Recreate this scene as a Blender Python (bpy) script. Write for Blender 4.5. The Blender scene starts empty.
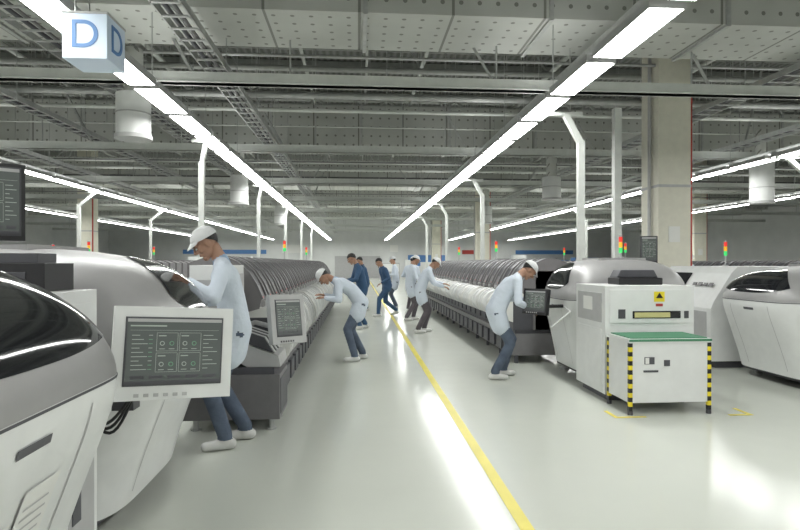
import bpy, math, random
import numpy as np
from mathutils import Vector, Matrix
random.seed(7)
scn = bpy.context.scene
V = Vector
# ------------------------------------------------------------------ materials
def mat(name, col, rough=0.5, metal=0.0, emit=0.0, ecol=None, noise=0.0, nscale=8.0, bump=0.0, bscale=40.0, coat=0.0):
    m = bpy.data.materials.new(name); m.use_nodes = True
    nt = m.node_tree; b = nt.nodes["Principled BSDF"]
    c = (col[0], col[1], col[2], 1)
    b.inputs["Base Color"].default_value = c
    b.inputs["Roughness"].default_value = rough
    b.inputs["Metallic"].default_value = metal
    if coat: b.inputs["Coat Weight"].default_value = coat
    if emit > 0:
        b.inputs["Emission Color"].default_value = tuple((ecol or col)[:3]) + (1,)
        b.inputs["Emission Strength"].default_value = emit
    tc = nt.nodes.new("ShaderNodeTexCoord")
    if noise > 0:
        n = nt.nodes.new("ShaderNodeTexNoise"); n.inputs["Scale"].default_value = nscale; n.inputs["Detail"].default_value = 4
        nt.links.new(tc.outputs["Object"], n.inputs["Vector"])
        r = nt.nodes.new("ShaderNodeValToRGB")
        r.color_ramp.elements[0].position = 0.3; r.color_ramp.elements[1].position = 0.7
        r.color_ramp.elements[0].color = tuple(x * (1 - noise) for x in col[:3]) + (1,)
        r.color_ramp.elements[1].color = tuple(min(1, x * (1 + noise)) for x in col[:3]) + (1,)
        nt.links.new(n.outputs["Fac"], r.inputs["Fac"]); nt.links.new(r.outputs["Color"], b.inputs["Base Color"])
    if bump > 0:
        n2 = nt.nodes.new("ShaderNodeTexNoise"); n2.inputs["Scale"].default_value = bscale; n2.inputs["Detail"].default_value = 3
        nt.links.new(tc.outputs["Object"], n2.inputs["Vector"])
        bp = nt.nodes.new("ShaderNodeBump"); bp.inputs["Strength"].default_value = bump; bp.inputs["Distance"].default_value = 0.02
        nt.links.new(n2.outputs["Fac"], bp.inputs["Height"]); nt.links.new(bp.outputs["Normal"], b.inputs["Normal"])
    return m

M_white = mat("white_enamel", (0.74, 0.75, 0.74), 0.35, noise=0.03)
M_silver = mat("silver_paint", (0.37, 0.365, 0.365), 0.36, 0.2, noise=0.04)
M_glass = mat("smoked_glass", (0.012, 0.013, 0.016), 0.08, coat=0.3)
M_dark = mat("dark_grey_paint", (0.075, 0.075, 0.085), 0.45, noise=0.1)
M_mid = mat("mid_grey_paint", (0.17, 0.165, 0.17), 0.4, noise=0.08)
M_hood = mat("hood_grey_paint", (0.20, 0.19, 0.195), 0.35, noise=0.06)
M_lgrey = mat("light_grey_paint", (0.45, 0.45, 0.45), 0.45, noise=0.05)
M_black = mat("black_plastic", (0.015, 0.015, 0.017), 0.35)
M_screen = mat("lcd_screen", (0.05, 0.06, 0.055), 0.15, emit=0.12, ecol=(0.42, 0.46, 0.43))
M_scrl = mat("lcd_text", (0.3, 0.34, 0.3), 0.3, emit=0.16, ecol=(0.7, 0.78, 0.72))
M_scrg = mat("lcd_green", (0.1, 0.25, 0.15), 0.3, emit=0.15, ecol=(0.25, 0.6, 0.35))
M_steel = mat("galvanised_steel", (0.46, 0.47, 0.46), 0.45, 0.3, noise=0.12)
M_truss = mat("roof_steel", (0.36, 0.37, 0.35), 0.55, 0.05, noise=0.1)
M_beam = mat("painted_beam", (0.62, 0.64, 0.61), 0.5, noise=0.05)
M_red = mat("red_lens", (0.7, 0.03, 0.02), 0.3, emit=0.6)
M_redp = mat("red_paint", (0.45, 0.05, 0.04), 0.5)
M_amber = mat("amber_lens", (0.8, 0.4, 0.02), 0.3, emit=0.6)
M_green = mat("green_lens", (0.05, 0.6, 0.15), 0.3, emit=0.6)
M_tgreen = mat("green_mat", (0.06, 0.22, 0.12), 0.6)
M_yellow = mat("yellow_tape", (0.70, 0.60, 0.08), 0.4, noise=0.06, nscale=3)
M_haz = mat("hazard_yellow", (0.8, 0.65, 0.03), 0.5)
M_label = mat("paper_label", (0.78, 0.78, 0.75), 0.6)
M_tube = mat("fluorescent_panel", (1, 1, 1), 0.5, emit=23.5, ecol=(0.985, 1.0, 0.97))
M_up = mat("added_ceiling_glow", (1, 1, 1), 0.5, emit=5.5, ecol=(0.985, 1.0, 0.97))  # added glow for the housing tops, brightens the ceiling
M_col = mat("column_paint", (0.72, 0.70, 0.60), 0.6, noise=0.04)
M_blue = mat("sign_blue", (0.10, 0.24, 0.52), 0.5)
M_sign = mat("sign_panel", (0.60, 0.70, 0.82), 0.4, emit=0.06, ecol=(.66, .76, .9))
M_wall = mat("wall_paint", (0.68, 0.69, 0.68), 0.7, noise=0.05, nscale=1.0)
# people
M_skin = mat("skin", (0.40, 0.23, 0.155), 0.55, noise=0.05)
M_coat = mat("white_coat_cloth", (0.60, 0.66, 0.74), 0.8, bump=0.9, bscale=11)
M_lblue = mat("light_blue_cloth", (0.3, 0.42, 0.58), 0.8, bump=0.6, bscale=12)
M_jean = mat("jeans_cloth", (0.085, 0.11, 0.155), 0.85, noise=0.25, bump=0.6, bscale=14)
M_gtr = mat("grey_trousers", (0.10, 0.09, 0.10), 0.85, noise=0.1, bump=0.5, bscale=15)
M_navy = mat("navy_cloth", (0.035, 0.085, 0.17), 0.8, bump=0.6, bscale=12)
M_shoe = mat("white_shoe", (0.62, 0.62, 0.6), 0.5)
M_hair = mat("black_hair", (0.012, 0.011, 0.011), 0.5, bump=0.5, bscale=120)
M_cap = mat("cap_cloth", (0.66, 0.67, 0.67), 0.85, bump=0.8, bscale=22)
M_eye = mat("eye_white", (0.7, 0.7, 0.68), 0.2)
M_lip = mat("lips", (0.32, 0.13, 0.11), 0.5)

def floor_mat():
    m = bpy.data.materials.new("epoxy_floor"); m.use_nodes = True
    nt = m.node_tree; b = nt.nodes["Principled BSDF"]
    tc = nt.nodes.new("ShaderNodeTexCoord")
    n = nt.nodes.new("ShaderNodeTexNoise"); n.inputs["Scale"].default_value = 0.6; n.inputs["Detail"].default_value = 6
    nt.links.new(tc.outputs["Object"], n.inputs["Vector"])
    r = nt.nodes.new("ShaderNodeValToRGB")
    r.color_ramp.elements[0].position = 0.3; r.color_ramp.elements[0].color = (0.555, 0.575, 0.52, 1)
    r.color_ramp.elements[1].position = 0.7; r.color_ramp.elements[1].color = (0.605, 0.625, 0.57, 1)
    nt.links.new(n.outputs["Fac"], r.inputs["Fac"]); nt.links.new(r.outputs["Color"], b.inputs["Base Color"])
    n2 = nt.nodes.new("ShaderNodeTexNoise"); n2.inputs["Scale"].default_value = 2.5; n2.inputs["Detail"].default_value = 2
    nt.links.new(tc.outputs["Object"], n2.inputs["Vector"])
    bp = nt.nodes.new("ShaderNodeBump"); bp.inputs["Strength"].default_value = 0.08; bp.inputs["Distance"].default_value = 0.02
    nt.links.new(n2.outputs["Fac"], bp.inputs["Height"]); nt.links.new(bp.outputs["Normal"], b.inputs["Normal"])
    b.inputs["Roughness"].default_value = 0.17
    b.inputs["IOR"].default_value = 1.47
    return m
M_floor = floor_mat()

def duct_mat():
    m = bpy.data.materials.new("insulated_duct"); m.use_nodes = True
    nt = m.node_tree; b = nt.nodes["Principled BSDF"]; L = nt.links.new
    tc = nt.nodes.new("ShaderNodeTexCoord"); sp = nt.nodes.new("ShaderNodeSeparateXYZ"); L(tc.outputs["Object"], sp.inputs[0])
    def mth(op, a, bb=None):
        n = nt.nodes.new("ShaderNodeMath"); n.operation = op
        for i, x in enumerate([a, bb]):
            if x is None: continue
            if isinstance(x, (int, float)): n.inputs[i].default_value = x
            else: L(x, n.inputs[i])
        return n.outputs[0]
    yz = mth('ADD', sp.outputs[1], sp.outputs[2])
    fx = mth('SUBTRACT', mth('FRACT', mth('MULTIPLY', sp.outputs[0], 4.0)), 0.5)
    fz = mth('SUBTRACT', mth('FRACT', mth('MULTIPLY', yz, 4.0)), 0.5)
    d = mth('SQRT', mth('ADD', mth('MULTIPLY', fx, fx), mth('MULTIPLY', fz, fz)))
    dot = mth('LESS_THAN', d, 0.12)
    seam = mth('LESS_THAN', mth('FRACT', mth('MULTIPLY', sp.outputs[0], 0.8)), 0.03)
    k = mth('MAXIMUM', dot, seam)
    n = nt.nodes.new("ShaderNodeTexNoise"); n.inputs["Scale"].default_value = 1.2; L(tc.outputs["Object"], n.inputs["Vector"])
    r = nt.nodes.new("ShaderNodeValToRGB"); r.color_ramp.elements[0].color = (0.42, 0.43, 0.40, 1); r.color_ramp.elements[1].color = (0.62, 0.63, 0.60, 1)
    L(n.outputs["Fac"], r.inputs["Fac"])
    mx = nt.nodes.new("ShaderNodeMixRGB"); L(k, mx.inputs[0]); L(r.outputs["Color"], mx.inputs[1]); mx.inputs[2].default_value = (0.22, 0.22, 0.20, 1)
    L(mx.outputs[0], b.inputs["Base Color"]); b.inputs["Roughness"].default_value = 0.5; b.inputs["Metallic"].default_value = 0.1
    return m
M_duct = duct_mat()
def roof_mat():
    m = bpy.data.materials.new("corrugated_roof"); m.use_nodes = True
    nt = m.node_tree; b = nt.nodes["Principled BSDF"]; L = nt.links.new
    tc = nt.nodes.new("ShaderNodeTexCoord"); w = nt.nodes.new("ShaderNodeTexWave"); w.inputs["Scale"].default_value = 1.6
    w.bands_direction = 'X'; L(tc.outputs["Object"], w.inputs["Vector"])
    r = nt.nodes.new("ShaderNodeValToRGB"); r.color_ramp.elements[0].color = (0.13, 0.135, 0.12, 1); r.color_ramp.elements[1].color = (0.25, 0.255, 0.24, 1)
    L(w.outputs["Fac"], r.inputs["Fac"]); L(r.outputs["Color"], b.inputs["Base Color"]); b.inputs["Roughness"].default_value = 0.6
    return m
M_roof = roof_mat()

# ------------------------------------------------------------------ mesh builder
def capsule(a, b, ra, rb, n=14, k=4):
    a = V(a); b = V(b); d = b - a
    if d.length < 1e-6: d = V((0, 0, 1e-5)); b = a + d
    z = d.normalized(); x = z.orthogonal().normalized(); y = z.cross(x)
    vs = []; fs = []; rings = []
    for j in range(k + 1):
        ph = -math.pi / 2 + (math.pi / 2) * j / k; rings.append((a, ra, ph))
    for j in range(k + 1):
        ph = (math.pi / 2) * j / k; rings.append((b, rb, ph))
    vs.append(a - z * ra)
    ids = []
    for (c, r, ph) in rings[1:-1]:
        s = len(vs)
        for i in range(n):
            t = 2 * math.pi * i / n
            vs.append(c + z * (r * math.sin(ph)) + (x * math.cos(t) + y * math.sin(t)) * (r * math.cos(ph)))
        ids.append(s)
    vs.append(b + z * rb); top = len(vs) - 1
    for i in range(n):
        fs.append((0, ids[0] + (i + 1) % n, ids[0] + i)); fs.append((top, ids[-1] + i, ids[-1] + (i + 1) % n))
    for q in range(len(ids) - 1):
        for i in range(n):
            fs.append((ids[q] + i, ids[q] + (i + 1) % n, ids[q + 1] + (i + 1) % n, ids[q + 1] + i))
    return vs, fs
def ellipsoid(c, r, n=20, k=10):
    vs, fs = capsule((0, 0, 0), (0, 0, 1e-5), 1, 1, n, k // 2)
    return [V((c[0] + p.x * r[0], c[1] + p.y * r[1], c[2] + p.z * r[2])) for p in vs], fs

class MB:
    def __init__(s): s.v = []; s.f = []; s.m = []; s.sm = []; s.mats = []
    def mi(s, m):
        if m not in s.mats: s.mats.append(m)
        return s.mats.index(m)
    def add(s, vs, fs, m, M=None, smooth=False):
        o = len(s.v); k = s.mi(m)
        for p in vs:
            p = V(p)
            if M is not None: p = M @ p
            s.v.append(p)
        for f in fs: s.f.append(tuple(i + o for i in f)); s.m.append(k); s.sm.append(smooth)
    def box(s, lo, hi, m, M=None):
        x0, y0, z0 = lo; x1, y1, z1 = hi
        if x0 > x1: x0, x1 = x1, x0
        if y0 > y1: y0, y1 = y1, y0
        if z0 > z1: z0, z1 = z1, z0
        vs = [(x0, y0, z0), (x1, y0, z0), (x1, y1, z0), (x0, y1, z0), (x0, y0, z1), (x1, y0, z1), (x1, y1, z1), (x0, y1, z1)]
        s.add(vs, [(0, 3, 2, 1), (4, 5, 6, 7), (0, 1, 5, 4), (1, 2, 6, 5), (2, 3, 7, 6), (3, 0, 4, 7)], m, M)
    def cb(s, c, d, m, M=None): s.box([c[i] - d[i] / 2 for i in range(3)], [c[i] + d[i] / 2 for i in range(3)], m, M)
    def cyl(s, a, b, r, m, n=14, r2=None, M=None):
        a = V(a); b = V(b); r2 = r if r2 is None else r2
        z = (b - a).normalized(); x = z.orthogonal().normalized(); y = z.cross(x); vs = []
        for c, rr in ((a, r), (b, r2)):
            for i in range(n):
                t = 2 * math.pi * i / n; vs.append(c + (x * math.cos(t) + y * math.sin(t)) * rr)
        s.add(vs, [(i, (i + 1) % n, n + (i + 1) % n, n + i) for i in range(n)], m, M, True)
        s.add(vs, [tuple(range(n))[::-1], tuple(range(n, 2 * n))], m, M)
    def tube(s, pts, r, m, n=8, M=None):
        for i in range(len(pts) - 1):
            vs, fs = capsule(pts[i], pts[i + 1], r, r, n, 2); s.add(vs, fs, m, M, True)
    def beam(s, a, b, w, h, m):
        a = V(a); b = V(b); z = (b - a).normalized()
        up = V((0, 0, 1)) if abs(z.z) < 0.95 else V((0, 1, 0))
        x = z.cross(up).normalized(); y = x.cross(z)
        vs = []
        for c in (a, b):
            for (i, j) in ((-1, -1), (1, -1), (1, 1), (-1, 1)): vs.append(c + x * (i * w / 2) + y * (j * h / 2))
        s.add(vs, [(0, 1, 2, 3), (7, 6, 5, 4), (0, 4, 5, 1), (1, 5, 6, 2), (2, 6, 7, 3), (3, 7, 4, 0)], m)
    def prism(s, pts, y0, y1, m, X0=0, sx=1, M=None):
        n = len(pts); vs = [(X0 + sx * p[0], y0, p[1]) for p in pts] + [(X0 + sx * p[0], y1, p[1]) for p in pts]
        fs = [(i, (i + 1) % n, n + (i + 1) % n, n + i) for i in range(n)] + [tuple(range(n))[::-1], tuple(range(n, 2 * n))]
        s.add(vs, fs, m, M)
    def grid(s, fn, nu, nv, m, M=None, smooth=True):
        vs = [fn(i / nu, j / nv) for i in range(nu + 1) for j in range(nv + 1)]
        if callable(m):
            groups = {}
            for i in range(nu):
                for j in range(nv):
                    groups.setdefault(m((i + .5) / nu, (j + .5) / nv), []).append((i * (nv + 1) + j, (i + 1) * (nv + 1) + j, (i + 1) * (nv + 1) + j + 1, i * (nv + 1) + j + 1))
            o = len(s.v)
            for p in vs: s.v.append(M @ V(p) if M is not None else V(p))
            for mm, fs in groups.items():
                k = s.mi(mm)
                for f in fs: s.f.append(tuple(q + o for q in f)); s.m.append(k); s.sm.append(smooth)
        else:
            s.add(vs, [(i * (nv + 1) + j, (i + 1) * (nv + 1) + j, (i + 1) * (nv + 1) + j + 1, i * (nv + 1) + j + 1) for i in range(nu) for j in range(nv)], m, M, smooth)
    def obj(s, name, loc=(0, 0, 0), rz=0, bevel=0, parent=None, recenter=False):
        me = bpy.data.meshes.new(name)
        if recenter and s.v:
            lo = V([min(p[i] for p in s.v) for i in range(3)]); hi = V([max(p[i] for p in s.v) for i in range(3)])
            c = V(((lo.x + hi.x) / 2, (lo.y + hi.y) / 2, lo.z)); s.v = [p - c for p in s.v]; loc = c
        me.from_pydata([tuple(p) for p in s.v], [], s.f)
        for m in s.mats: me.materials.append(m)
        me.polygons.foreach_set("material_index", s.m); me.polygons.foreach_set("use_smooth", s.sm); me.update()
        o = bpy.data.objects.new(name, me); scn.collection.objects.link(o); o.location = loc; o.rotation_euler = (0, 0, rz)
        if bevel:
            b = o.modifiers.new("bevel", 'BEVEL'); b.width = bevel; b.segments = 2; b.limit_method = 'ANGLE'; b.angle_limit = math.radians(50)
        if parent: o.parent = parent
        return o

# ------------------------------------------------------------------ room shell
XL, XR, YB, YF, ZR = -24, 26, -8, 56, 7.6
def shell(name, lo, hi, m):
    b = MB(); b.box(lo, hi, m); return b.obj(name)
shell("floor", (XL, YB, -0.2), (XR, YF, 0), M_floor)
shell("ceiling", (XL, YB, ZR), (XR, YF, ZR + 0.15), M_roof)
shell("wall_left", (XL - 0.2, YB, 0), (XL, YF, ZR), M_wall)
shell("wall_right", (XR, YB, 0), (XR + 0.2, YF, ZR), M_wall)
shell("wall_back", (XL, YB - 0.2, 0), (XR, YB, ZR), M_wall)
shell("wall_front", (XL, YF, 0), (XR, YF + 0.2, ZR), M_wall)
for (x0, x1, z0, z1, m) in ((-17, -9, 2.4, 2.8, M_blue), (-7.5, -5, 2.5, 3.3, M_label), (5, 9, 1.2, 2.3, M_blue), (10.5, 12, 2.4, 2.8, M_redp), (16, 22, 2.4, 2.8, M_blue), (3.2, 4.0, 2.6, 3.3, M_label)):
    b = MB(); b.box((x0, YF - 0.05, z0), (x1, YF - 0.002, z1), m); b.obj("wall_banner")
for k, x in enumerate((-2.3, 0.1)):
    b = MB(); b.box((x, YF - 0.08, 0), (x + 2.1, YF - 0.002, 2.2), M_lgrey); b.box((x + 1.9, YF - 0.13, 1.0), (x + 1.96, YF - 0.08, 1.15), M_dark); b.obj("door_%d" % (k + 1))
b = MB(); rr = random.Random(11)
x = -20
while x < 22:
    wd = rr.uniform(.8, 2.0)
    if not -2.6 < x + wd / 2 < 2.6:
        hh = rr.uniform(1.2, 2.2); m = rr.choice((M_white, M_lgrey, M_mid, M_blue, M_lgrey))
        b.box((x, 47, 0), (x + wd, 48, hh), m); b.box((x + .05, 46.97, .1), (x + wd - .05, 46.995, hh * .48), M_lgrey); b.box((x + .05, 46.97, hh * .52), (x + wd - .05, 46.995, hh - .08), M_white)
    x += wd + rr.uniform(.2, .9)
b.obj("storage_cabinets")

b = MB(); b.box((0.91, -7, 0.0005), (0.99, 46, 0.003), M_yellow); b.obj("floor_marking_tape")
b = MB()
b.box((2.52, 5.24, 0.0005), (2.80, 5.28, 0.003), M_yellow); b.box((2.48, 5.24, 0.0005), (2.52, 5.5, 0.003), M_yellow)
b.box((3.65, 5.24, 0.0005), (3.85, 5.28, 0.003), M_yellow); b.box((3.85, 5.24, 0.0005), (3.89, 5.5, 0.003), M_yellow)
b.obj("floor_marking_tape")

# ------------------------------------------------------------------ lights
def light_row(X, z=3.72, y0=-6.0, y1=53):
    b = MB(); y = y0
    b.box((X - 0.05, y0, z + 0.12), (X + 0.05, y1, z + 0.19), M_steel)
    while y < y1:
        b.box((X - 0.17, y, z + 0.012), (X + 0.17, y + 1.19, z + 0.10), M_lgrey)
        b.add([(X - 0.155, y + 0.012, z + 0.008), (X + 0.155, y + 0.012, z + 0.008), (X + 0.155, y + 1.178, z + 0.008), (X - 0.155, y + 1.178, z + 0.008)], [(0, 3, 2, 1)], M_tube)
        b.add([(X - 0.155, y + 0.02, z + 0.104), (X + 0.155, y + 0.02, z + 0.104), (X + 0.155, y + 1.17, z + 0.104), (X - 0.155, y + 1.17, z + 0.104)], [(0, 1, 2, 3)], M_up)  # added emissive sheet on the housing, throws fill light up at the roof
        y += 1.34
    y = y0 + 0.6
    while y < y1:
        b.cyl((X, y, z + 0.19), (X, y, 7.3), 0.008, M_steel, 6); y += 2.6
    b.obj("fluorescent_light_row")
for X in (-13.6, -8.1, -2.7, 2.7, 8.9, 14.8): light_row(X)

# ------------------------------------------------------------------ roof steel
b = MB()
y = -7.0
while y < 55:
    b.box((XL + .1, y, 7.36), (XR - .1, y + 0.08, 7.58), M_truss); y += 1.5
b.obj("roof_purlins")
for y in (3.5, 11.5, 19.5, 27.5, 35.5, 43.5):
    b = MB()
    b.box((XL + .1, y - .1, 7.1), (XR - .1, y + .1, 7.3), M_truss)
    b.box((XL + .1, y - .08, 6.05), (XR - .1, y + .08, 6.2), M_truss)
    x = XL + 1; k = 0
    while x < XR - 1.5:
        b.beam((x, y, 6.12 if k % 2 else 7.2), (x + 1.2, y, 7.2 if k % 2 else 6.12), 0.07, 0.07, M_truss)
        x += 1.2; k += 1
    b.obj("roof_truss")
b = MB()
for x in (-11, -5.4, 5.8, 11.8, 17.5):
    b.box((x - .09, YB + .1, 6.3), (x + .09, YF - .1, 6.34), M_truss); b.box((x - .015, YB + .1, 6.34), (x + .015, YF - .1, 6.6), M_truss); b.box((x - .09, YB + .1, 6.6), (x + .09, YF - .1, 6.64), M_truss)
    y = -6
    while y < 54: b.cyl((x, y, 6.64), (x, y, 7.4), 0.03, M_truss, 6); y += 4
b.obj("runway_beams")
def cable_tray(x, z, w=0.35, y0=-7, y1=54):
    b = MB()
    b.box((x - w / 2, y0, z), (x - w / 2 + .02, y1, z + .1), M_steel); b.box((x + w / 2 - .02, y0, z), (x + w / 2, y1, z + .1), M_steel)
    y = y0
    while y < y1: b.box((x - w / 2, y, z), (x + w / 2, y + .04, z + .02), M_steel); y += 0.35
    b.tube([(x - .06, y0, z + .05), (x - .06, y1, z + .05)], .03, M_dark); b.tube([(x + .04, y0, z + .05), (x + .04, y1, z + .05)], .025, M_mid)
    y = y0 + 1
    while y < y1:
        for q in (-1, 1): b.cyl((x + q * w / 2, y, z), (x + q * w / 2, y, 7.3), 0.008, M_steel, 6)
        y += 2.4
    b.obj("cable_tray")
cable_tray(-2.1, 4.35); cable_tray(3.4, 4.45, .3); cable_tray(-4.2, 4.55, .5); cable_tray(-8.9, 4.4); cable_tray(9.6, 4.4); cable_tray(-6.4, 4.5, .3)
cable_tray(7.2, 4.6, .4)
b = MB()
for x, z, r in ((-4.4, 6.05, .06), (-1.2, 6.0, .04), (1.5, 6.1, .05), (4.6, 6.05, .06), (8, 6.1, .05), (-7.4, 6.05, .05), (0.2, 6.05, .03)):
    b.tube([(x, YB + .1, z), (x, YF - .15, z)], r, M_beam)
    y = -6
    while y < 54: b.cyl((x, y, z), (x, y, 7.4), 0.008, M_steel, 6); y += 3
b.obj("sprinkler_pipes")
def duct(y, z0=4.8, z1=5.92, d=1.3, x0=XL + 1, x1=XR - 1):
    b = MB(); b.box((x0, y, z0), (x1, y + d, z1), M_duct)
    x = x0 + .6
    while x < x1:
        b.box((x - .03, y - .035, z0 - .035), (x + .03, y + d + .035, z1 + .03), M_steel)
        b.cyl((x, y + .1, z1), (x, y + .1, 7.4), .012, M_steel, 6); x += 2.5
    b.obj("air_duct")
duct(-1.5); duct(7.4); duct(15.8); duct(24.2); duct(32.5); duct(41)
def beamx(y, z=4.12, h=.16, w=.14):
    b = MB(); b.box((XL + .05, y - w / 2, z), (XR - .05, y + w / 2, z + h), M_beam)
    b.box((XL + .05, y - w / 2 - .03, z), (XR - .05, y + w / 2 + .03, z + .02), M_beam)
    x = XL + 1.3
    while x < XR: b.cyl((x, y, z + h), (x, y, 7.4), .014, M_steel, 6); x += 3.1
    b.obj("ceiling_support_beam")
for y in (3.2, 8.4, 13.4, 18.6, 23.6, 28.8, 34, 40, 46): beamx(y)
b = MB()
L0 = [(5.6, 6.0), (6.6, 5.2), (9.6, 5.6), (10.4, 5.3), (11.0, 4.75), (12.2, 5.7), (14.5, 5.0), (17.9, 4.7), (20.5, 5.2), (22.1, 4.75), (26.5, 4.75), (30.2, 4.75), (36, 4.75)]
rq = random.Random(21)
for i in range(16):
    y = rq.choice((rq.uniform(4, 7), rq.uniform(9.2, 15.4), rq.uniform(17.5, 23.8), rq.uniform(26, 32))); L0.append((y, rq.uniform(4.7, 5.95)))
for y, z in L0:
    r = random.choice((.02, .03, .045, .06)); m = random.choice((M_steel, M_beam, M_truss, M_beam, M_mid))
    b.tube([(XL + .2, y, z), (XR - .2, y, z)], r, m)
    x = XL + 2 + random.uniform(0, 1.5)
    while x < XR: b.cyl((x, y, z), (x, y, 7.4), .01, M_steel, 6); x += 3.7
b.obj("ceiling_conduits")
b = MB(); rr = random.Random(3)
for y in (8.4, 13.4, 18.6, 23.6, 28.8):
    for k in range(12):
        x = XL + 2 + k * 4 + rr.uniform(-.6, .6); b.beam((x, y, 4.3), (x + rr.choice((-1, 1)) * rr.uniform(.8, 1.8), y + .6, 7.2), .04, .04, M_steel)
b.obj("sway_braces")
for (x, y, zt, zb, r) in ((-3.46, 8.95, 4.10, 3.44, .25), (-3.4, 16.4, 4.0, 3.2, .25), (5.75, 16.3, 4.05, 3.4, .27), (10.0, 13.2, 4.1, 3.0, .27), (-3.4, 24.9, 4.0, 3.2, .25), (5.75, 24.9, 4.05, 3.3, .27)):
    b = MB(); b.cyl((x, y, zb), (x, y, zt), r, M_white, 28); b.cyl((x, y, zb - .03), (x, y, zb + .03), r + .02, M_lgrey, 28); b.cyl((x, y, zb + .35), (x, y, zb + .37), r + .008, M_lgrey, 28)
    b.cyl((x, y, zt), (x, y, 4.8), r * .55, M_duct, 16); b.obj("air_diffuser")
def column(x, y, w=.64):
    b = MB(); b.box((x - w / 2, y - w / 2, 0), (x + w / 2, y + w / 2, ZR), M_col)
    b.box((x + w / 2, y - w / 2 + .02, 1.4), (x + w / 2 + .045, y - w / 2 + .07, 5.5), M_redp)
    b.cyl((x - w / 2 - .06, y - .1, 0), (x - w / 2 - .06, y - .1, 7.3), .035, M_lgrey, 8)
    b.box((x - w / 2 - .01, y - w / 2 - .01, 2.95), (x + w / 2 + .01, y + w / 2 + .01, 3.0), M_lgrey)
    b.box((x - .12, y - w / 2 - .02, 1.9), (x + .1, y - w / 2 - .001, 2.2), M_label)
    b.obj("structural_column")
column(6.03, 10.6); column(6.03, 27); column(6.1, 43.5); column(-12.5, 10.6); column(-12.5, 27); column(17, 12); column(17, 27)

def post(x, y, xl, ztop=3.66):
    b = MB()
    b.box((x - .05, y - .04, 0), (x + .05, y + .04, ztop - .35), M_beam)
    b.beam((x, y, ztop - .4), (xl, y, ztop + .02), .07, .09, M_beam)
    b.box((x - .1, y - .1, 0), (x + .1, y + .1, .02), M_beam)
    b.box((xl - .25, y - .03, ztop + .005), (xl + .25, y + .03, ztop + .06), M_beam)
    b.obj("light_support_post")
for y in (10.3, 16.1, 22, 28, 34): post(-2.80, y, -2.72)
for y in (8.05, 14.6, 20.6, 26.6): post(3.28, y, 3.05)
for y in (12.5, 18, 24): post(-8.6, y, -8.1); post(9.4, y - 1.5, 8.9)
b = MB(); b.box((4.32, 9.15, 0), (4.44, 9.27, 4.12), M_beam); b.box((4.2, 9.07, 0), (4.5, 9.37, .02), M_beam); b.obj("steel_post")

# ------------------------------------------------------------------ sign
b = MB(); sx, sy, sz, w = -2.25, 4.99, 3.19, .36
b.box((sx - w / 2, sy - w / 2, sz), (sx + w / 2, sy + w / 2, sz + .38), M_sign)
b.box((sx - w / 2 - .006, sy - w / 2 - .006, sz + .37), (sx + w / 2 + .006, sy + w / 2 + .006, sz + .39), M_lgrey)
for q in (-1, 1): b.cyl((sx - .1, sy + q * .12, sz + .38), (sx - .1, sy + q * .12, 7.35), .008, M_steel, 6)
sign = b.obj("hanging_area_sign", bevel=.006)
for k, (loc, rot) in enumerate((((sx, sy - w / 2 - .004, sz + .19), (math.pi / 2, 0, 0)), ((sx + w / 2 + .004, sy, sz + .19), (math.pi / 2, 0, math.pi / 2)))):
    cu = bpy.data.curves.new("letter", 'FONT'); cu.body = "D"; cu.size = .33; cu.align_x = 'CENTER'; cu.align_y = 'CENTER'; cu.extrude = .003
    o = bpy.data.objects.new("letter_%d" % k, cu); scn.collection.objects.link(o); o.location = loc; o.rotation_euler = rot
    cu.materials.append(M_blue); o.parent = sign

# ------------------------------------------------------------------ placement machine with rounded hood
PROF = [(1.05, .13), (1.10, .3), (1.17, .5), (1.245, .7), (1.31, .88), (1.335, 1.0), (1.325, 1.13), (1.27, 1.27), (1.16, 1.40), (.98, 1.50), (.66, 1.57), (.25, 1.60), (0, 1.60)]
def prof(w):
    n = len(PROF) - 1; t = max(0, min(1, w)) * n; i = min(int(t), n - 1); u = t - i
    P = [PROF[max(0, min(n, i + k))] for k in (-1, 0, 1, 2)]
    return tuple(0.5 * ((2 * P[1][c]) + (-P[0][c] + P[2][c]) * u + (2 * P[0][c] - 5 * P[1][c] + 4 * P[2][c] - P[3][c]) * u * u + (-P[0][c] + 3 * P[1][c] - 3 * P[2][c] + P[3][c]) * u ** 3) for c in (0, 1))
def wz(z):
    lo, hi = 0., 1.
    for _ in range(30):
        m = (lo + hi) / 2
        if prof(m)[1] < z: lo = m
        else: hi = m
    return lo
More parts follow.
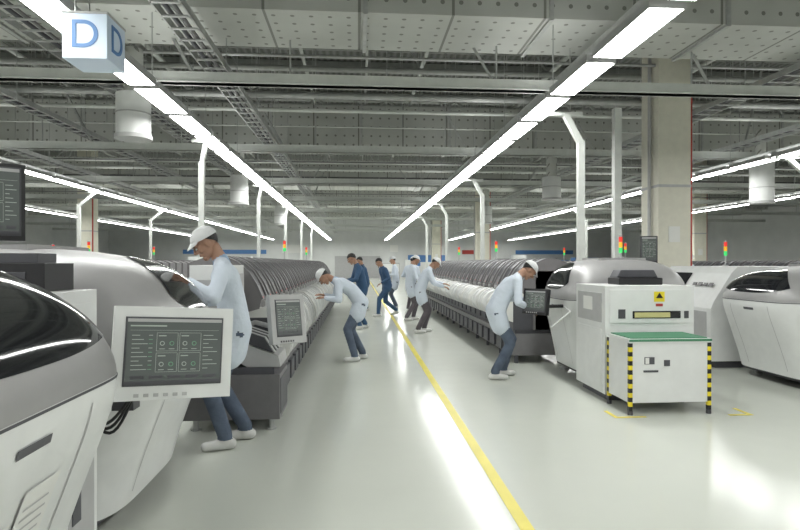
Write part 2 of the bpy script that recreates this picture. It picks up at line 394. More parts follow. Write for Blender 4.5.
def machine(name, cx, cy, hl, hn=6, hz=3.0, dep=1.0, seamz=1.04, wr=(-.78, .82), doc=False, zs=1.0, wh=.37, wc=1.345):
    def S(t, w):
        sg = 1
        if w > 1: w = 2 - w; sg = -1
        px, pz = prof(w); px *= dep
        k = max(0, 1 - abs(t) ** hn) ** (1 / hn)
        kz = max(0, 1 - abs(t) ** hz) ** (1 / hz)
        return V((sg * px * k, hl * t, pz if pz < seamz else seamz + (pz - seamz) * kz * zs))
    def N(t, w):
        e = .004; t = max(-.985, min(.985, t))
        a = S(t + e, w) - S(t - e, w); c = S(t, w + e) - S(t, w - e)
        n = a.cross(c).normalized(); p = S(t, w)
        if n.dot(V((p.x, 0, p.z - .6))) < 0: n = -n
        return n
    def O(t, w, d): return S(t, w) + N(t, w) * d
    b = MB(); ws = wz(seamz)
    def T(i): x = 2 * i - 1; return math.sin(math.pi / 2 * math.sin(math.pi / 2 * x))
    def W(j):
        jj = j * 2
        r = jj if jj <= 1 else 2 - jj
        v = r / .4 * ws if r <= .4 else ws + (r - .4) / .6 * (1 - ws)
        return v if jj <= 1 else 2 - v
    b.grid(lambda i, j: S(T(i), W(j)), 72, 60, lambda i, j: M_white if min(j * 2, 2 - j * 2) < .4 else M_silver)
    for side in (0, 1):
        def win(a, c):
            tt = wr[0] + (wr[1] - wr[0]) * a
            h = max(0, 1 - abs(2 * a - 1) ** 2.4) ** .75
            z = wc - .05 * (2 * a - 1) ** 2 + (c - .5) * wh * h
            w = wz(z); w = w if side == 0 else 2 - w
            return O(tt, w, .006)
        b.grid(win, 40, 14, M_glass)
        def rim(a, c):
            tt = -.97 + 1.94 * a; w = wz(seamz - .012 + .010 * c); w = w if side == 0 else 2 - w
            return O(tt, w, .003)
        b.grid(rim, 40, 1, M_dark)
        for tv in (-.5, .45):
            def vs(a, c, tv=tv):
                w = wz(.2 + .78 * c); w = w if side == 0 else 2 - w
                return O(tv + .012 * a, w, .003)
            b.grid(vs, 1, 16, M_lgrey)
        def hd(a, c):
            w = wz(.92 + .03 * c); w = w if side == 0 else 2 - w
            return O(-.15 + .25 * a, w, .004)
        b.grid(hd, 6, 2, M_dark)
        if doc and side == 0:
            for (t0, t1, z0, z1, m, d) in ((.02, .30, .44, .78, M_label, .008), (-.3, -.02, .40, .70, M_label, .008), (.0, .32, .42, .46, M_lgrey, .012)):
                b.grid(lambda a, c: O(t0 + (t1 - t0) * a, wz(z0 + (z1 - z0) * c), d), 6, 6, m)
            for i in range(7):
                b.grid(lambda a, c: O(.05 + .2 * a, wz(.50 + i * .035 + .008 * c), .010), 6, 1, M_lgrey)
    b.box((-.95 * dep, -hl * .85, .08), (.95 * dep, hl * .85, .35), M_dark)
    for q in (-1, 1):
        for r in (-1, 1):
            b.cyl((q * .85 * dep, r * hl * .7, 0.0), (q * .85 * dep, r * hl * .7, .03), .07, M_steel, 16)
            b.cyl((q * .85 * dep, r * hl * .7, .03), (q * .85 * dep, r * hl * .7, .2), .03, M_steel, 12)
    zt = 1.04 + .53 * zs
    b.box((-.5 * dep, -hl * .5, zt), (.5 * dep, hl * .5, zt + .035), M_silver)
    return b.obj(name, (cx, cy, 0))
machine("placement_machine", -2.32, 1.82, .75, hz=2.6, hn=9, wr=(-.80, .84), doc=True, wh=.36, wc=1.35)
machine("placement_machine", -2.35, 3.65, .72, hz=3.6, hn=5, wr=(-.35, .88), wh=.34, wc=1.37)
machine("placement_machine", 3.43, 7.32, .56, dep=.62, hz=3.2, wr=(-.7, .8), zs=.93)
machine("placement_machine", 6.20, 6.68, .70, hz=3.0, zs=.78)

b = MB()
b.box((-3.1, 2.59, .06), (-1.30, 2.90, 1.37), M_white); b.box((-1.302, 2.62, .12), (-1.295, 2.86, .7), M_lgrey); b.box((-1.302, 2.62, .75), (-1.295, 2.86, 1.31), M_white)
b.box((-3.0, 2.6, 0), (-1.4, 2.88, .06), M_dark)
b.box((-1.295, 2.64, .3), (-1.29, 2.72, .5), M_dark)
b.obj("control_cabinet", bevel=.01)
b = MB()
b.box((-3.0, 4.42, .06), (-1.62, 5.02, 1.0), M_white); b.box((-2.9, 4.45, 0), (-1.7, 5.0, .06), M_dark)
b.box((-2.9, 4.45, 1.0), (-1.7, 4.98, 1.06), M_lgrey); b.box((-1.62, 4.5, .15), (-1.612, 4.94, .9), M_lgrey)
b.obj("transfer_conveyor", bevel=.01)

# ------------------------------------------------------------------ monitors
def monitor(name, c, a, w, h, bez, arm, tilt=0, roll=0, border=.055, thick=.06):
    M = Matrix.Translation(V(c)) @ Matrix.Rotation(math.radians(a), 4, 'Z') @ Matrix.Rotation(math.radians(tilt), 4, 'X') @ Matrix.Rotation(math.radians(roll), 4, 'Y')
    b = MB()
    b.box((-w / 2, 0, -h / 2), (w / 2, thick, h / 2), bez, M)
    b.box((-w / 2 + .04, thick, -h / 2 + .04), (w / 2 - .04, thick + .03, h / 2 - .04), bez, M)
    b.box((-w / 2 + border - .008, -.004, -h / 2 + border * 1.3 - .008), (w / 2 - border + .008, -.0005, h / 2 - border + .008), M_dark, M)
    x0, x1, z0, z1 = -w / 2 + border, w / 2 - border, -h / 2 + border * 1.3, h / 2 - border
    b.box((x0, -.007, z0), (x1, -.004, z1), M_screen, M)
    W = x1 - x0; H = z1 - z0
    def r(u0, v0, u1, v1, m=M_scrl): b.box((x0 + u0 * W, -.0085, z0 + v0 * H), (x0 + u1 * W, -.007, z0 + v1 * H), m, M)
    r(0, .95, 1, 1, M_lgrey); r(.03, .88, .4, .9); r(0, .0, 1, .05, M_dark); r(.03, .82, .97, .824)
    for i in range(9): r(.05, .74 - i * .065, .05 + .08 + .04 * (i % 3), .75 - i * .065); r(.22, .74 - i * .065, .26, .75 - i * .065, M_scrg if i % 3 else M_scrl)
    for i in range(9): r(.80, .74 - i * .065, .80 + .06 + .05 * ((i + 1) % 3), .75 - i * .065)
    for (u0, v0, u1, v1) in ((.30, .50, .52, .78), (.54, .50, .77, .78), (.30, .18, .52, .47), (.54, .18, .77, .47)):
        r(u0, v0, u1, v0 + .005); r(u0, v1, u1, v1 + .005); r(u0, v0, u0 + .004, v1); r(u1, v0, u1 + .004, v1)
        r(u0 + .02, v1 - .05, u0 + .1, v1 - .035)
        for q in range(2):
            cx_, cz_ = x0 + (u0 + .06 + .1 * q) * W, z0 + (v0 + .12) * H
            b.cyl((cx_, -.0085, cz_), (cx_, -.007, cz_), .010 * w / .5, M_scrg if (q + v0 > 1) else M_scrl, 14, M=M)
            b.cyl((cx_, -.0095, cz_), (cx_, -.0084, cz_), .007 * w / .5, M_screen, 12, M=M)
            r(u0 + .03 + .1 * q, v0 + .03, u0 + .09 + .1 * q, v0 + .04)
    for i in range(5): r(.05 + i * .19, .08, .05 + i * .19 + .14, .13, M_dark)
    for i in range(6): b.box((x0 + (.1 + i * .1) * W, -.004, -h / 2 + .015), (x0 + (.15 + i * .1) * W, -.0005, -h / 2 + .03), M_lgrey if bez != M_lgrey else M_dark, M)
    back = M @ V((0, thick + .03, -h * .2)); pts = [back] + [V(p) for p in arm]
    b.tube(pts, .022, M_black if bez == M_black else M_lgrey, 10)
    b.cb(back, (.08, .08, .08), M_dark)
    return b.obj(name, bevel=.006)
monitor("control_monitor", (-.845, 2.66, 1.085), 27, .52, .42, M_white, [(-.98, 2.85, .95), (-1.12, 2.83, .86), (-1.30, 2.78, .86)], tilt=-6, roll=4)
b = MB()
for k in range(3):
    pts = []
    for i in range(13):
        t = i / 12; pts.append((-1.29 + .22 * t, 2.70 + .03 * k, .84 - (.10 + .03 * k) * math.sin(t * math.pi) + .02 * t))
    b.tube(pts, .008, M_black, 6)
b.cb((-1.12, 2.80, .83), (.10, .08, .07), M_dark)
b.obj("monitor_cables")
monitor("control_monitor", (-.62, 5.08, 1.0), 44, .37, .44, M_lgrey, [(-.95, 5.28, .95), (-1.1, 5.32, .9)], tilt=-10, roll=2)
monitor("control_monitor", (-1.80, 2.84, 1.80), 35, .34, .38, M_black, [(-1.88, 2.90, 1.55), (-1.88, 2.85, 1.37)], border=.025)
monitor("control_monitor", (2.20, 6.84, 1.02), -55, .36, .32, M_black, [(2.4, 6.95, .95), (2.66, 7.0, .95)], tilt=-8, border=.03)
monitor("control_monitor", (4.30, 8.0, 1.70), -15, .24, .40, M_black, [(4.36, 8.15, 1.4), (4.36, 8.15, 0.02)], border=.02)
b = MB(); b.box((-1.74, 2.62, 1.37), (-1.40, 2.88, 1.50), M_black); b.box((-1.70, 2.64, 1.50), (-1.44, 2.8, 1.545), M_dark); b.box((-1.66, 2.615, 1.40), (-1.48, 2.62, 1.46), M_dark); b.obj("label_printer", bevel=.015)

# ------------------------------------------------------------------ module rows
HOOD = [(-1.0, .5), (-1.0, 1.50), (-.84, 1.56), (-.68, 1.56), (-.54, 1.50), (-.43, 1.40), (-.35, 1.27), (-.29, 1.13), (-.31, 1.04), (-.45, 1.0), (-.45, .5)]
REEL0 = [(-.46, 1.0), (-.32, 1.05), (-.2, 1.03), (-.1, .96), (-.03, .84), (0, .7), (-.03, .56), (-.1, .47), (-.2, .42), (-.46, .42)]
def module_row(name, X0, sx, y0, n, pitch=.46, rb=.42):
    b = MB()
    REEL = [(p[0], rb + (p[1] - .42) * (1.05 - rb) / .63) for p in REEL0]
    for i in range(n):
        y = y0 + i * pitch; w = pitch - .13
        b.prism(HOOD, y, y + w, M_hood, X0, sx)
        win = [(-.80, 1.566), (-.675, 1.568), (-.535, 1.508), (-.424, 1.406), (-.343, 1.274), (-.36, 1.26), (-.44, 1.39), (-.55, 1.49), (-.68, 1.55), (-.8, 1.55)]
        b.prism(win, y + .07, y + w - .07, M_dark, X0, sx)
        for ya in (y, y + w - .045):
            b.prism([(p[0] + .018, p[1] + .014) for p in HOOD[2:8]] + [(p[0], p[1]) for p in HOOD[2:8]][::-1], ya, ya + .045, M_mid, X0, sx)
        b.box((X0 + sx * (-.30), y + .1, 1.06), (X0 + sx * (-.265), y + w - .1, 1.11), M_lgrey)
        b.box((X0 + sx * (-.3), y + .03, 1.14), (X0 + sx * (-.275), y + .05, 1.16), M_red)
        for k in range(5):
            yy = y + .01 + k * .084
            o = random.uniform(-.04, .02)
            b.prism([(p[0] + o, p[1] + o * .5) for p in REEL], yy, yy + .058, M_white if (i + k) % 4 else M_label, X0, sx)
        b.box((X0 + sx * -.46, y, .5), (X0 + sx * -.16, y + w, .95), M_dark)
        b.box((X0 + sx * -.30, y + .02, .15), (X0 + sx * -.10, y + w, .36), M_dark)
    L = n * pitch
    b.box((X0 + sx * -.98, y0, .12), (X0 + sx * -.14, y0 + L - .07, .44), M_mid)
    b.box((X0 + sx * -.9, y0 + .03, .44), (X0 + sx * -.2, y0 + L - .1, max(.5, rb)), M_dark)
    b.box((X0 + sx * -.97, y0, .5), (X0 + sx * -.5, y0 + L - .13, 1.38), M_dark)
    for i in range(0, n + 1, 2):
        y = min(y0 + i * pitch, y0 + L - .12)
        for xx in (-.22, -.88): b.cyl((X0 + sx * xx, y + .05, 0), (X0 + sx * xx, y + .05, .12), .03, M_dark, 10)
    return b.obj(name, recenter=True)
module_row("placement_module_row", -.68, 1, 5.72, 31)
module_row("placement_module_row", 2.15, -1, 8.2, 24, rb=.6)
for X0, sx in ((-5.2, -1), (-7.0, 1), (-10.0, -1), (7.2, 1), (11.4, -1), (13.4, 1)):
    module_row("placement_module_row", X0, sx, 12, 24)
def boxy(name, x0, x1, y0, y1, h=1.45):
    b = MB(); mx = x0
    P = [(0, .1), (0, .85), (.04, .95), (.3, h - .1), (.4, h), (x1 - x0, h), (x1 - x0, .1)]
    b.prism(P, y0, y1, M_white, x0, 1)
    b.prism([(.045, .985), (.29, h - .11), (.275, h - .1), (.03, .98)], y0 + .9, y1 - .1, M_glass, x0, 1)
    b.box((x0 + .1, y0 + .05, 0), (x1 - .1, y1 - .05, .1), M_dark)
    b.box((x0 - .006, y0 + .1, .2), (x0, y1 - .1, .8), M_lgrey)
    b.box((x0 + .5, y0 - .006, .2), (x1 - .2, y0, .9), M_lgrey)
    b.box((x0 + .45, y0 - .008, 1.1), (x0 + .95, y0 - .001, 1.2), M_dark)
    Mx = Matrix.Translation(V((x0 + .16, y0 + .15, 1.18))) @ Matrix.Rotation(math.radians(-90), 4, 'Z') @ Matrix.Rotation(math.radians(-30), 4, 'X')
    for k in range(4): b.cb((-.08 - k * .13, -.012, 0), (.09, .012, .05 if k % 2 else .06), M_mid, Mx)
    b.obj(name, bevel=.015)
boxy("screen_printer", 5.0, 7.0, 7.6, 9.3); boxy("screen_printer", -9.5, -7.2, 8.0, 9.6); boxy("screen_printer", 9.9, 11.3, 7.0, 8.8); boxy("screen_printer", 11.8, 13.4, 7.5, 9.2)
boxy("screen_printer", -6.6, -4.9, 9.6, 11.2); boxy("screen_printer", -6.6, -4.9, 7.2, 8.8)

b = MB()
b.box((-1.55, 5.08, .10), (-.70, 5.62, .50), M_mid); b.box((-1.5, 5.10, .5), (-.75, 5.6, .56), M_dark)
b.box((-1.50, 5.12, .56), (-1.12, 5.60, 1.48), M_white); b.box((-1.12, 5.15, .6), (-1.11, 5.57, 1.4), M_lgrey)
b.box((-1.44, 5.115, 1.05), (-1.2, 5.12, 1.35), M_lgrey)
b.prism([(-1.1, .62), (-1.1, .8), (-.72, .66), (-.70, .56), (-1.0, .56)], 5.14, 5.6, M_lgrey)
for k in range(6): b.prism([(-1.08, .8), (-1.08, .9), (-.85, .82), (-.76, .68)], 5.16 + k * .072, 5.2 + k * .072, M_white if k % 2 else M_dark)
for q in (-1.45, -.78):
    for r in (5.14, 5.56): b.cyl((q, r, 0), (q, r, .1), .025, M_steel, 10); b.cyl((q, r, 0), (q, r, .015), .045, M_steel, 12)
b.box((-.70, 5.12, .14), (-.694, 5.58, .46), M_dark)
b.obj("feeder_cart", bevel=.008)

# ------------------------------------------------------------------ right cabinet and conveyor table
b = MB()
x0, x1, y0, y1 = 2.66, 3.66, 5.86, 6.66
b.box((x0, y0, .08), (x1, y1, 1.25), M_white)
b.box((x0 + .06, y0 + .06, 0), (x1 - .06, y1 - .06, .08), M_dark)
b.box((x0 - .012, y0 + .08, .85), (x0, y1 - .08, 1.17), M_lgrey); b.box((x0 - .016, y0 + .3, .97), (x0 - .012, y1 - .25, 1.12), M_label); b.box((x0 - .012, y0 + .08, .14), (x0, y1 - .08, .78), M_white)
b.box((x0 + .05, y0 - .012, .85), (x1 - .05, y0, 1.21), M_white)
b.box((x0 + .30, y0 - .018, .90), (x0 + .84, y0 - .012, .98), M_glass)
b.box((x0 + .32, y0 - .021, .91), (x0 + .72, y0 - .018, .965), mat("yellow_label", (.6, .55, .25), .5))
b.box((x0 + .88, y0 - .02, .90), (x0 + .93, y0 - .012, .98), M_dark)
tri = [(x0 + .56, y0 - .016, 1.12), (x0 + .64, y0 - .016, 1.12), (x0 + .60, y0 - .016, 1.18)]
b.box((x0 + .54, y0 - .015, 1.08), (x0 + .66, y0 - .012, 1.19), M_haz)
b.add([(p[0], p[1] - .002, p[2]) for p in tri], [(0, 1, 2)], M_black)
b.box((x0 + .56, y0 - .015, 1.03), (x0 + .64, y0 - .012, 1.06), M_redp); b.box((x0 + .14, y0 - .016, .9), (x0 + .22, y0 - .012, 1.0), M_dark)
b.obj("loader_cabinet", bevel=.01)
b = MB(); b.box((2.98, 6.2, 1.25), (3.5, 6.5, 1.33), M_black); b.prism([(3.0, 1.33), (3.05, 1.42), (3.45, 1.42), (3.5, 1.33)], 6.3, 6.5, M_dark); b.obj("desktop_keyboard_tray", bevel=.01)
b = MB()
x0, x1, y0, y1, h = 2.66, 3.51, 5.32, 5.82, .76
b.box((x0, y0, h - .05), (x1, y1, h - .01), M_white); b.box((x0 + .03, y0 + .03, h - .01), (x1 - .03, y1 - .03, h), M_tgreen)
b.box((x0, y0 - .004, h - .035), (x1, y0, h - .012), M_tgreen)
b.box((x0 + .04, y0 + .01, .12), (x1 - .04, y0 + .03, h - .05), M_white); b.box((x0 + .005, y0 + .04, .12), (x0 + .02, y1 - .04, h - .05), M_white); b.box((x1 - .02, y0 + .04, .12), (x1 - .005, y1 - .04, h - .05), M_white)
for (px, py) in ((x0, y0), (x1 - .04, y0), (x0, y1 - .04), (x1 - .04, y1 - .04)):
    z = .04; k = 0
    while z < h - .05:
        z2 = min(z + .045, h - .05); b.box((px, py, z), (px + .035, py + .035, z2), M_haz if k % 2 else M_black); z = z2; k += 1
    b.cyl((px + .02, py + .02, 0), (px + .02, py + .02, .04), .025, M_dark, 10)
b.box((x0 + .16, y0 + .002, .50), (x0 + .26, y0 + .01, .57), M_dark); b.box((x0 + .165, y0 + .0005, .505), (x0 + .205, y0 + .003, .565), M_label); b.box((x0 + .36, y0 + .004, .48), (x0 + .42, y0 + .01, .54), M_dark)
b.box((x0 + .15, y0 + .004, .42), (x0 + .30, y0 + .01, .44), M_dark)
b.obj("inspection_table")
b = MB(); pts = [(2.50 + .12 * math.cos(t * 6.28), 6.75 + .01 * t, .9 - .16 * (1 - math.cos(t * 6.28)) * .6) for t in [i / 14 for i in range(15)]]
b.tube([(2.62, 6.98, .95)] + pts + [(2.66, 6.9, .8)], .008, M_white, 6); b.obj("monitor_cables")

def tower(x, y, z0, z1, r=.03):
    b = MB(); b.cyl((x, y, z0), (x, y, z1), .012, M_lgrey, 8)
    h = .075
    for k, m in enumerate((M_green, M_amber, M_red)): b.cyl((x, y, z1 + k * h), (x, y, z1 + (k + 1) * h - .006), r, m, 14)
    b.cyl((x, y, z1 + 3 * h - .006), (x, y, z1 + 3 * h + .015), r, M_lgrey, 14); b.cyl((x, y, z0), (x, y, z0 + .02), .04, M_lgrey, 12)
    b.obj("signal_tower")
tower(-2.66, 3.8, 1.605, 1.62); tower(-2.78, 3.72, 1.605, 1.90, .032)
tower(3.6, 7.45, 1.568, 1.64, .025); tower(6.1, 7.0, 1.488, 1.56, .028); tower(5.9, 8.6, 1.45, 1.62, .025)
for (x, y) in ((-1.55, 12), (-1.55, 17), (3.0, 12), (3.0, 16.5), (6.4, 13), (6.4, 17), (12.2, 14), (-6.0, 13), (-6.0, 17), (-7.8, 15), (-10.9, 14)): tower(x, y, 1.5, 1.75)

# ------------------------------------------------------------------ people
def remesh(vs, fs, voxel, it=3, fac=.5):
    me = bpy.data.meshes.new("tmp"); me.from_pydata([tuple(p) for p in vs], [], fs); me.update()
    o = bpy.data.objects.new("tmp", me); scn.collection.objects.link(o)
    r = o.modifiers.new("r", 'REMESH'); r.mode = 'VOXEL'; r.voxel_size = voxel
    s = o.modifiers.new("s", 'SMOOTH'); s.factor = fac; s.iterations = it
    dg = bpy.context.evaluated_depsgraph_get(); dg.update()
    out = bpy.data.meshes.new_from_object(o.evaluated_get(dg))
    bpy.data.objects.remove(o); bpy.data.meshes.remove(me)
    return out
def cone_mesh(prims, voxel, it=3):
    vs = []; fs = []
    for (a, b_, ra, rb, m) in prims:
        v, f = capsule(a, b_, ra, rb, 16, 4); o = len(vs); vs += v; fs += [tuple(i + o for i in q) for q in f]
    me = remesh(vs, fs, voxel, it)
    mats = []
    for p in prims:
        if p[4] not in mats: mats.append(p[4])
    me.materials.clear()
    for m in mats: me.materials.append(m)
    n = len(me.polygons); C = np.zeros(n * 3); me.polygons.foreach_get("center", C); C = C.reshape(-1, 3)
    best = np.full(n, 1e9); idx = np.zeros(n, dtype=np.int32)
    for (a, b_, ra, rb, m) in prims:
        A = np.array(a); D = np.array(b_) - A; L = max((D * D).sum(), 1e-9)
        t = np.clip(((C - A) @ D) / L, 0, 1); d = np.linalg.norm(C - A - t[:, None] * D, axis=1) - (ra + (rb - ra) * t)
        w = d < best; best[w] = d[w]; idx[w] = mats.index(m)
    me.polygons.foreach_set("material_index", idx); me.polygons.foreach_set("use_smooth", np.ones(n, dtype=bool)); me.update()
    return me
def ik(a, c, l1, l2, hint):
    d = c - a; L = min(d.length, (l1 + l2) * .995); dh = d.normalized(); c2 = a + dh * L
    x = (l1 * l1 - l2 * l2 + L * L) / (2 * L); h = math.sqrt(max(l1 * l1 - x * x, 0))
    n = hint - dh * hint.dot(dh); n = n.normalized() if n.length > 1e-5 else dh.orthogonal().normalized()
    return a + dh * x + n * h, c2

def head_mesh():
    vs = []; fs = []
    def ad(v, f):
        o = len(vs); vs.extend(v); fs.extend([tuple(i + o for i in q) for q in f])
    ad(*ellipsoid((-.012, 0, .028), (.095, .076, .088))); ad(*ellipsoid((.022, 0, -.04), (.062, .056, .066)))
    ad(*ellipsoid((.035, 0, -.005), (.055, .062, .07))); ad(*ellipsoid((.058, 0, -.09), (.026, .03, .024)))
    ad(*capsule((.084, 0, .018), (.102, 0, -.018), .008, .014)); ad(*ellipsoid((.09, 0, -.024), (.014, .02, .010)))
    for s in (-1, 1): ad(*ellipsoid((-.005, s * .077, -.002), (.02, .011, .033))); ad(*ellipsoid((.06, s * .035, -.02), (.025, .022, .022)))
    ad(*ellipsoid((.076, 0, .032), (.016, .05, .010))); ad(*ellipsoid((.079, 0, -.054), (.013, .026, .010)))
    return remesh(vs, fs, .0055, 3)
HEAD = head_mesh()
for p in HEAD.polygons: p.use_smooth = True
HEAD.materials.clear(); HEAD.materials.append(M_skin); HEAD.materials.append(M_lip)
for p in HEAD.polygons:
    c = p.center
    p.material_index = 1 if (c.x > .084 and abs(c.y) < .024 and -.062 < c.z < -.046) else 0
def face_parts():
    b = MB()
    for s in (-1, 1):
        v, f = ellipsoid((.083, s * .030, .008), (.010, .014, .008), 12, 6); b.add(v, f, M_eye, None, True)
        v, f = ellipsoid((.090, s * .030, .008), (.005, .006, .006), 10, 6); b.add(v, f, M_hair, None, True)
        v, f = capsule((.092, s * .016, .030), (.082, s * .046, .031), .004, .003, 8, 2); b.add(v, f, M_hair, None, True)
    return b
def dome(b, m, c, r, cut, push=0):
    nu, nv = 28, 14
    def fn(i, j):
        a = 2 * math.pi * i; ct = cut(math.cos(a))
        ph = math.pi / 2 + (ct - math.pi / 2) * j
        return (c[0] + r[0] * math.cos(ph) * math.cos(a), c[1] + r[1] * math.cos(ph) * math.sin(a), c[2] + r[2] * math.sin(ph))
    b.grid(fn, nu, nv, m)
def headgear(kind):
    b = MB()
    dome(b, M_hair, (-.014, 0, .03), (.101, .083, .096), lambda c: (.35 if c > .3 else (.35 - (.3 - c) * 1.0)))
    if kind == 'cap':
        dome(b, M_cap, (-.018, 0, .036), (.106, .089, .094), lambda c: .04 + .14 * c)
        def brim(i, j):
            a = -1.0 + 2.0 * i; r = j
            return (-.014 + (.100 + .052 * r * max(0, math.cos(a)) ** .5) * math.cos(a), (.086 + .004 * r) * math.sin(a), .054 - .028 * r * math.cos(a) + .010 * math.cos(a))
        b.grid(brim, 16, 4, M_cap)
        b.grid(lambda i, j: (brim(i, j)[0], brim(i, j)[1], brim(i, j)[2] - .004), 16, 4, M_cap)
    if kind == 'hood':
        dome(b, M_cap, (-.022, 0, .035), (.118, .100, .112), lambda c: (.25 if c > .4 else -.15 - (.4 - c) * .35))
    return b

def hand_prims(wrist, d, up, side, curl):
    d = d.normalized(); up = (up - d * up.dot(d)).normalized(); s = d.cross(up).normalized() * side
    pr = []
    pc = wrist + d * .01
    for q in (-.026, -.009, .009, .026): pr.append((pc + s * q * .8, wrist + d * .085 + s * q, .013, .0125, M_skin))
    Ls = (.072, .080, .074, .058)
    for k, q in enumerate((.028, .0095, -.0095, -.027)):
        base = wrist + d * .085 + s * q; L = Ls[k]; c1 = curl * .45; c2 = curl
        dn = -up
        d1 = (d * math.cos(c1) + dn * math.sin(c1)); d2 = (d * math.cos(c2) + dn * math.sin(c2)); d3 = (d * math.cos(c2 * 1.35) + dn * math.sin(c2 * 1.35))
        p1 = base + d1 * L * .48; p2 = p1 + d2 * L * .3; p3 = p2 + d3 * L * .22
        pr += [(base, p1, .0088, .008, M_skin), (p1, p2, .008, .0075, M_skin), (p2, p3, .0075, .0068, M_skin)]
    tb = wrist + d * .025 + s * .026; t1 = tb + (d * .6 + s * .75 - up * .25).normalized() * .042; t2 = t1 + (d * .85 + s * .35 - up * .35).normalized() * .032
    pr += [(tb, t1, .0125, .0105, M_skin), (t1, t2, .0105, .0085, M_skin)]
    return pr

def worker(loc, yaw, lean=10, hipz=.9, hipx=0, feet=((.02, .1), (-.02, -.1)), hands=None, headp=20, heady=0, coat=M_coat, trou=M_jean, gear='cap', scale=1.0, voxel=.014, collar=None, shoe=M_shoe, hem=.24, heel=(0, 0)):
    e = bpy.data.objects.new("factory_worker", None); scn.collection.objects.link(e); e.empty_display_size = .2
    e.location = (loc[0], loc[1], 0); e.rotation_euler = (0, 0, math.radians(yaw)); e.scale = (scale,) * 3
    Lr = math.radians(lean)
    hip = V((hipx, 0, hipz)); d1 = V((math.sin(Lr * .75), 0, math.cos(Lr * .75))); d2 = V((math.sin(Lr * 1.2), 0, math.cos(Lr * 1.2)))
    mid = hip + d1 * .24; ch = mid + d2 * .26; Y = V((0, 1, 0))
    pr = []
    c = coat
    hp = math.radians(headp)
    for s in (-1, 1):
        pr.append((hip + Y * s * .065, mid + Y * s * .065, .118, .108, c))
        pr.append((mid + Y * s * .065, ch + Y * s * .085 - d2 * .10, .108, .108, c))
        pr.append((ch + Y * s * .085 - d2 * .10, ch + Y * s * .09 - d2 * .03, .108, .075, c))
        pr.append((ch + Y * s * .05 - d2 * .0, ch + Y * s * .165 - d2 * .03, .06, .062, c))
    nb = ch + d2 * .02; dn = V((math.sin((Lr * 1.2 + hp) / 2), 0, math.cos((Lr * 1.2 + hp) / 2))); nt = nb + dn * .10
    pr.append((nb, nt + dn * .03, .056, .05, M_skin))
    pr.append((ch - d2 * .01, ch + d2 * .035, .072, .062, collar or c))
    for i, s in enumerate((1, -1)):
        fx, fy = feet[i]; hj = hip + Y * s * .09 - V((0, 0, .03)); hz = heel[i]
        an = V((fx, fy, .09 + hz)); kn, an = ik(hj, an, .43, .42, V((1, 0, 0.1)))
        pr += [(hj, kn, .095, .066, trou), (kn, an + V((0, 0, .02)), .066, .055, trou)]
        tz = .04 if hz else .036
        pr += [(V((an.x - .045, an.y, .042 + hz * .8)), V((an.x + .14, an.y + s * .015, tz)), .042, .036, shoe), (an, V((an.x, an.y, .05 + hz)), .045, .045, shoe)]
        td = (kn - hj).normalized()
        pr.append((hip + Y * s * .06 - V((0, 0, .0)), hip + Y * s * .075 + (td * .6 + V((0, 0, -.4))) * hem * .85, .122, .122, c))
    hm = []
    hands = hands or ((.12, .28, .80), (.12, -.28, .80))
    for i, s in enumerate((1, -1)):
        sh = ch + Y * s * .18 - d2 * .035; tgt = V(hands[i])
        el, wr = ik(sh, tgt, .285, .245, V((-.5, s * .7, -.7)))
        fd = (wr - el).normalized()
        pr += [(sh, el, .062, .050, c), (el, wr - fd * .02, .050, .040, c), (wr - fd * .06, wr + fd * .01, .027, .025, M_skin)]
        hm.append((wr, fd, s))
    body = cone_mesh(pr, voxel)
    ob = bpy.data.objects.new("body", body); scn.collection.objects.link(ob); ob.parent = e
    hv = []
    for (wr, fd, s) in hm:
        up = V((0, 0, 1)) if abs(fd.z) < .8 else V((0, s, 0))
        hv += hand_prims(wr, fd, up, -s if abs(fd.z) < .8 else 1, .6)
    hme = cone_mesh(hv, .0055 if voxel < .016 else .007, 1)
    oh = bpy.data.objects.new("hands", hme); scn.collection.objects.link(oh); oh.parent = e
    hd = bpy.data.objects.new("head", HEAD); scn.collection.objects.link(hd); hd.parent = e
    R = Matrix.Rotation(math.radians(heady), 3, 'Z') @ Matrix.Rotation(hp, 3, 'Y')
    hc = nt + R @ V((.028, 0, .085)); hd.location = hc; hd.rotation_euler = R.to_euler()
    fp = face_parts().obj("face", parent=e); fp.location = hc; fp.rotation_euler = R.to_euler()
    g = headgear(gear).obj("headwear", parent=e); g.location = hc; g.rotation_euler = R.to_euler()
    return e
worker((-1.04, 4.72), 192, lean=12, hipz=.9, hipx=-.03, feet=((.05, .11), (-.10, -.10)), hands=((.30, .26, 1.27), (.30, -.20, 1.08)), headp=38, coat=M_coat, collar=M_lblue, voxel=.012, scale=1.07, heady=14)
worker((-.02, 8.65), 184, lean=50, hipz=.90, hipx=-.06, feet=((.04, .12), (-.10, -.12)), hands=((.48, .18, .98), (.50, -.15, 1.0)), headp=66, coat=M_coat, collar=M_lblue, trou=M_jean, voxel=.014)
worker((1.84, 7.2), -2, lean=34, hipz=.88, hipx=-.05, feet=((.08, .12), (-.08, -.12)), hands=((.42, .22, 1.0), (.36, -.16, .92)), headp=55, coat=M_coat, trou=M_jean, voxel=.014)
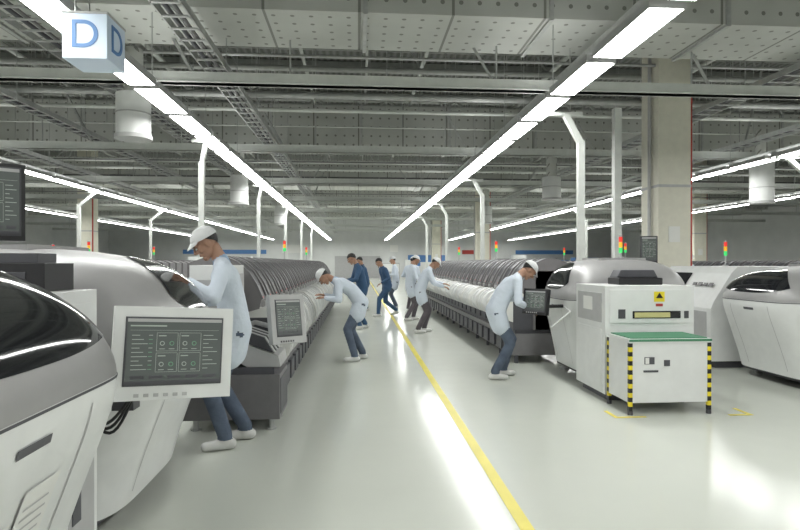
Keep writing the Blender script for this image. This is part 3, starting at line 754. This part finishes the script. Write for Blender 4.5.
worker((1.36, 12.0), 0, lean=24, hipz=.9, hipx=-.03, feet=((.08, .12), (-.08, -.12)), hands=((.50, .15, 1.05), (.46, -.15, 1.0)), headp=45, coat=M_coat, trou=M_gtr, voxel=.018)
worker((1.36, 14.6), 10, lean=8, feet=((.12, .1), (-.12, -.1)), hands=((.30, .15, 1.1), (.3, -.12, 1.1)), headp=25, coat=M_coat, trou=M_gtr, voxel=.018)
worker((.82, 15.8), 200, lean=16, hipz=.87, feet=((.30, .09), (-.32, -.09)), hands=((.25, .2, .95), (-.05, -.28, .85)), headp=30, coat=M_navy, trou=M_navy, gear='none', shoe=M_shoe, voxel=.018, hem=.12, heel=(0, .06))
worker((.10, 12.8), 190, lean=14, feet=((.08, .1), (-.08, -.1)), hands=((.40, .15, 1.05), (.38, -.15, 1.05)), headp=35, coat=M_navy, trou=M_navy, gear='none', voxel=.018, hem=.12, scale=1.03)
worker((1.25, 18.5), 180, lean=5, hands=((.25, .15, 1.1), (.3, -.1, 1.1)), headp=15, coat=M_coat, trou=M_jean, voxel=.02)
worker((1.62, 17.2), 60, lean=10, hands=((.25, .15, 1.1), (.3, -.1, 1.1)), headp=25, coat=M_coat, trou=M_gtr, voxel=.02)
worker((.25, 17.5), 180, lean=12, hands=((.35, .15, 1.05), (.3, -.1, 1.05)), headp=25, coat=M_navy, trou=M_navy, gear='none', hem=.12, voxel=.02)
worker((7.0, 11.2), 180, lean=8, hands=((.3, .15, 1.1), (.3, -.1, 1.1)), headp=20, coat=M_coat, trou=M_jean, gear='hood', voxel=.02)

# ------------------------------------------------------------------ camera / world
cam = bpy.data.cameras.new("camera"); co = bpy.data.objects.new("camera", cam); scn.collection.objects.link(co)
cam.lens = 25.2; cam.sensor_width = 36; cam.clip_end = 200
co.location = (0, 0, 1.5); co.rotation_euler = (math.radians(89.8), 0, math.radians(-4.29))
scn.camera = co
w = bpy.data.worlds.new("world"); scn.world = w; w.use_nodes = True
w.node_tree.nodes["Background"].inputs[0].default_value = (.8, .85, .9, 1); w.node_tree.nodes["Background"].inputs[1].default_value = .5
try:
    scn.view_settings.view_transform = 'Standard'
except Exception: pass
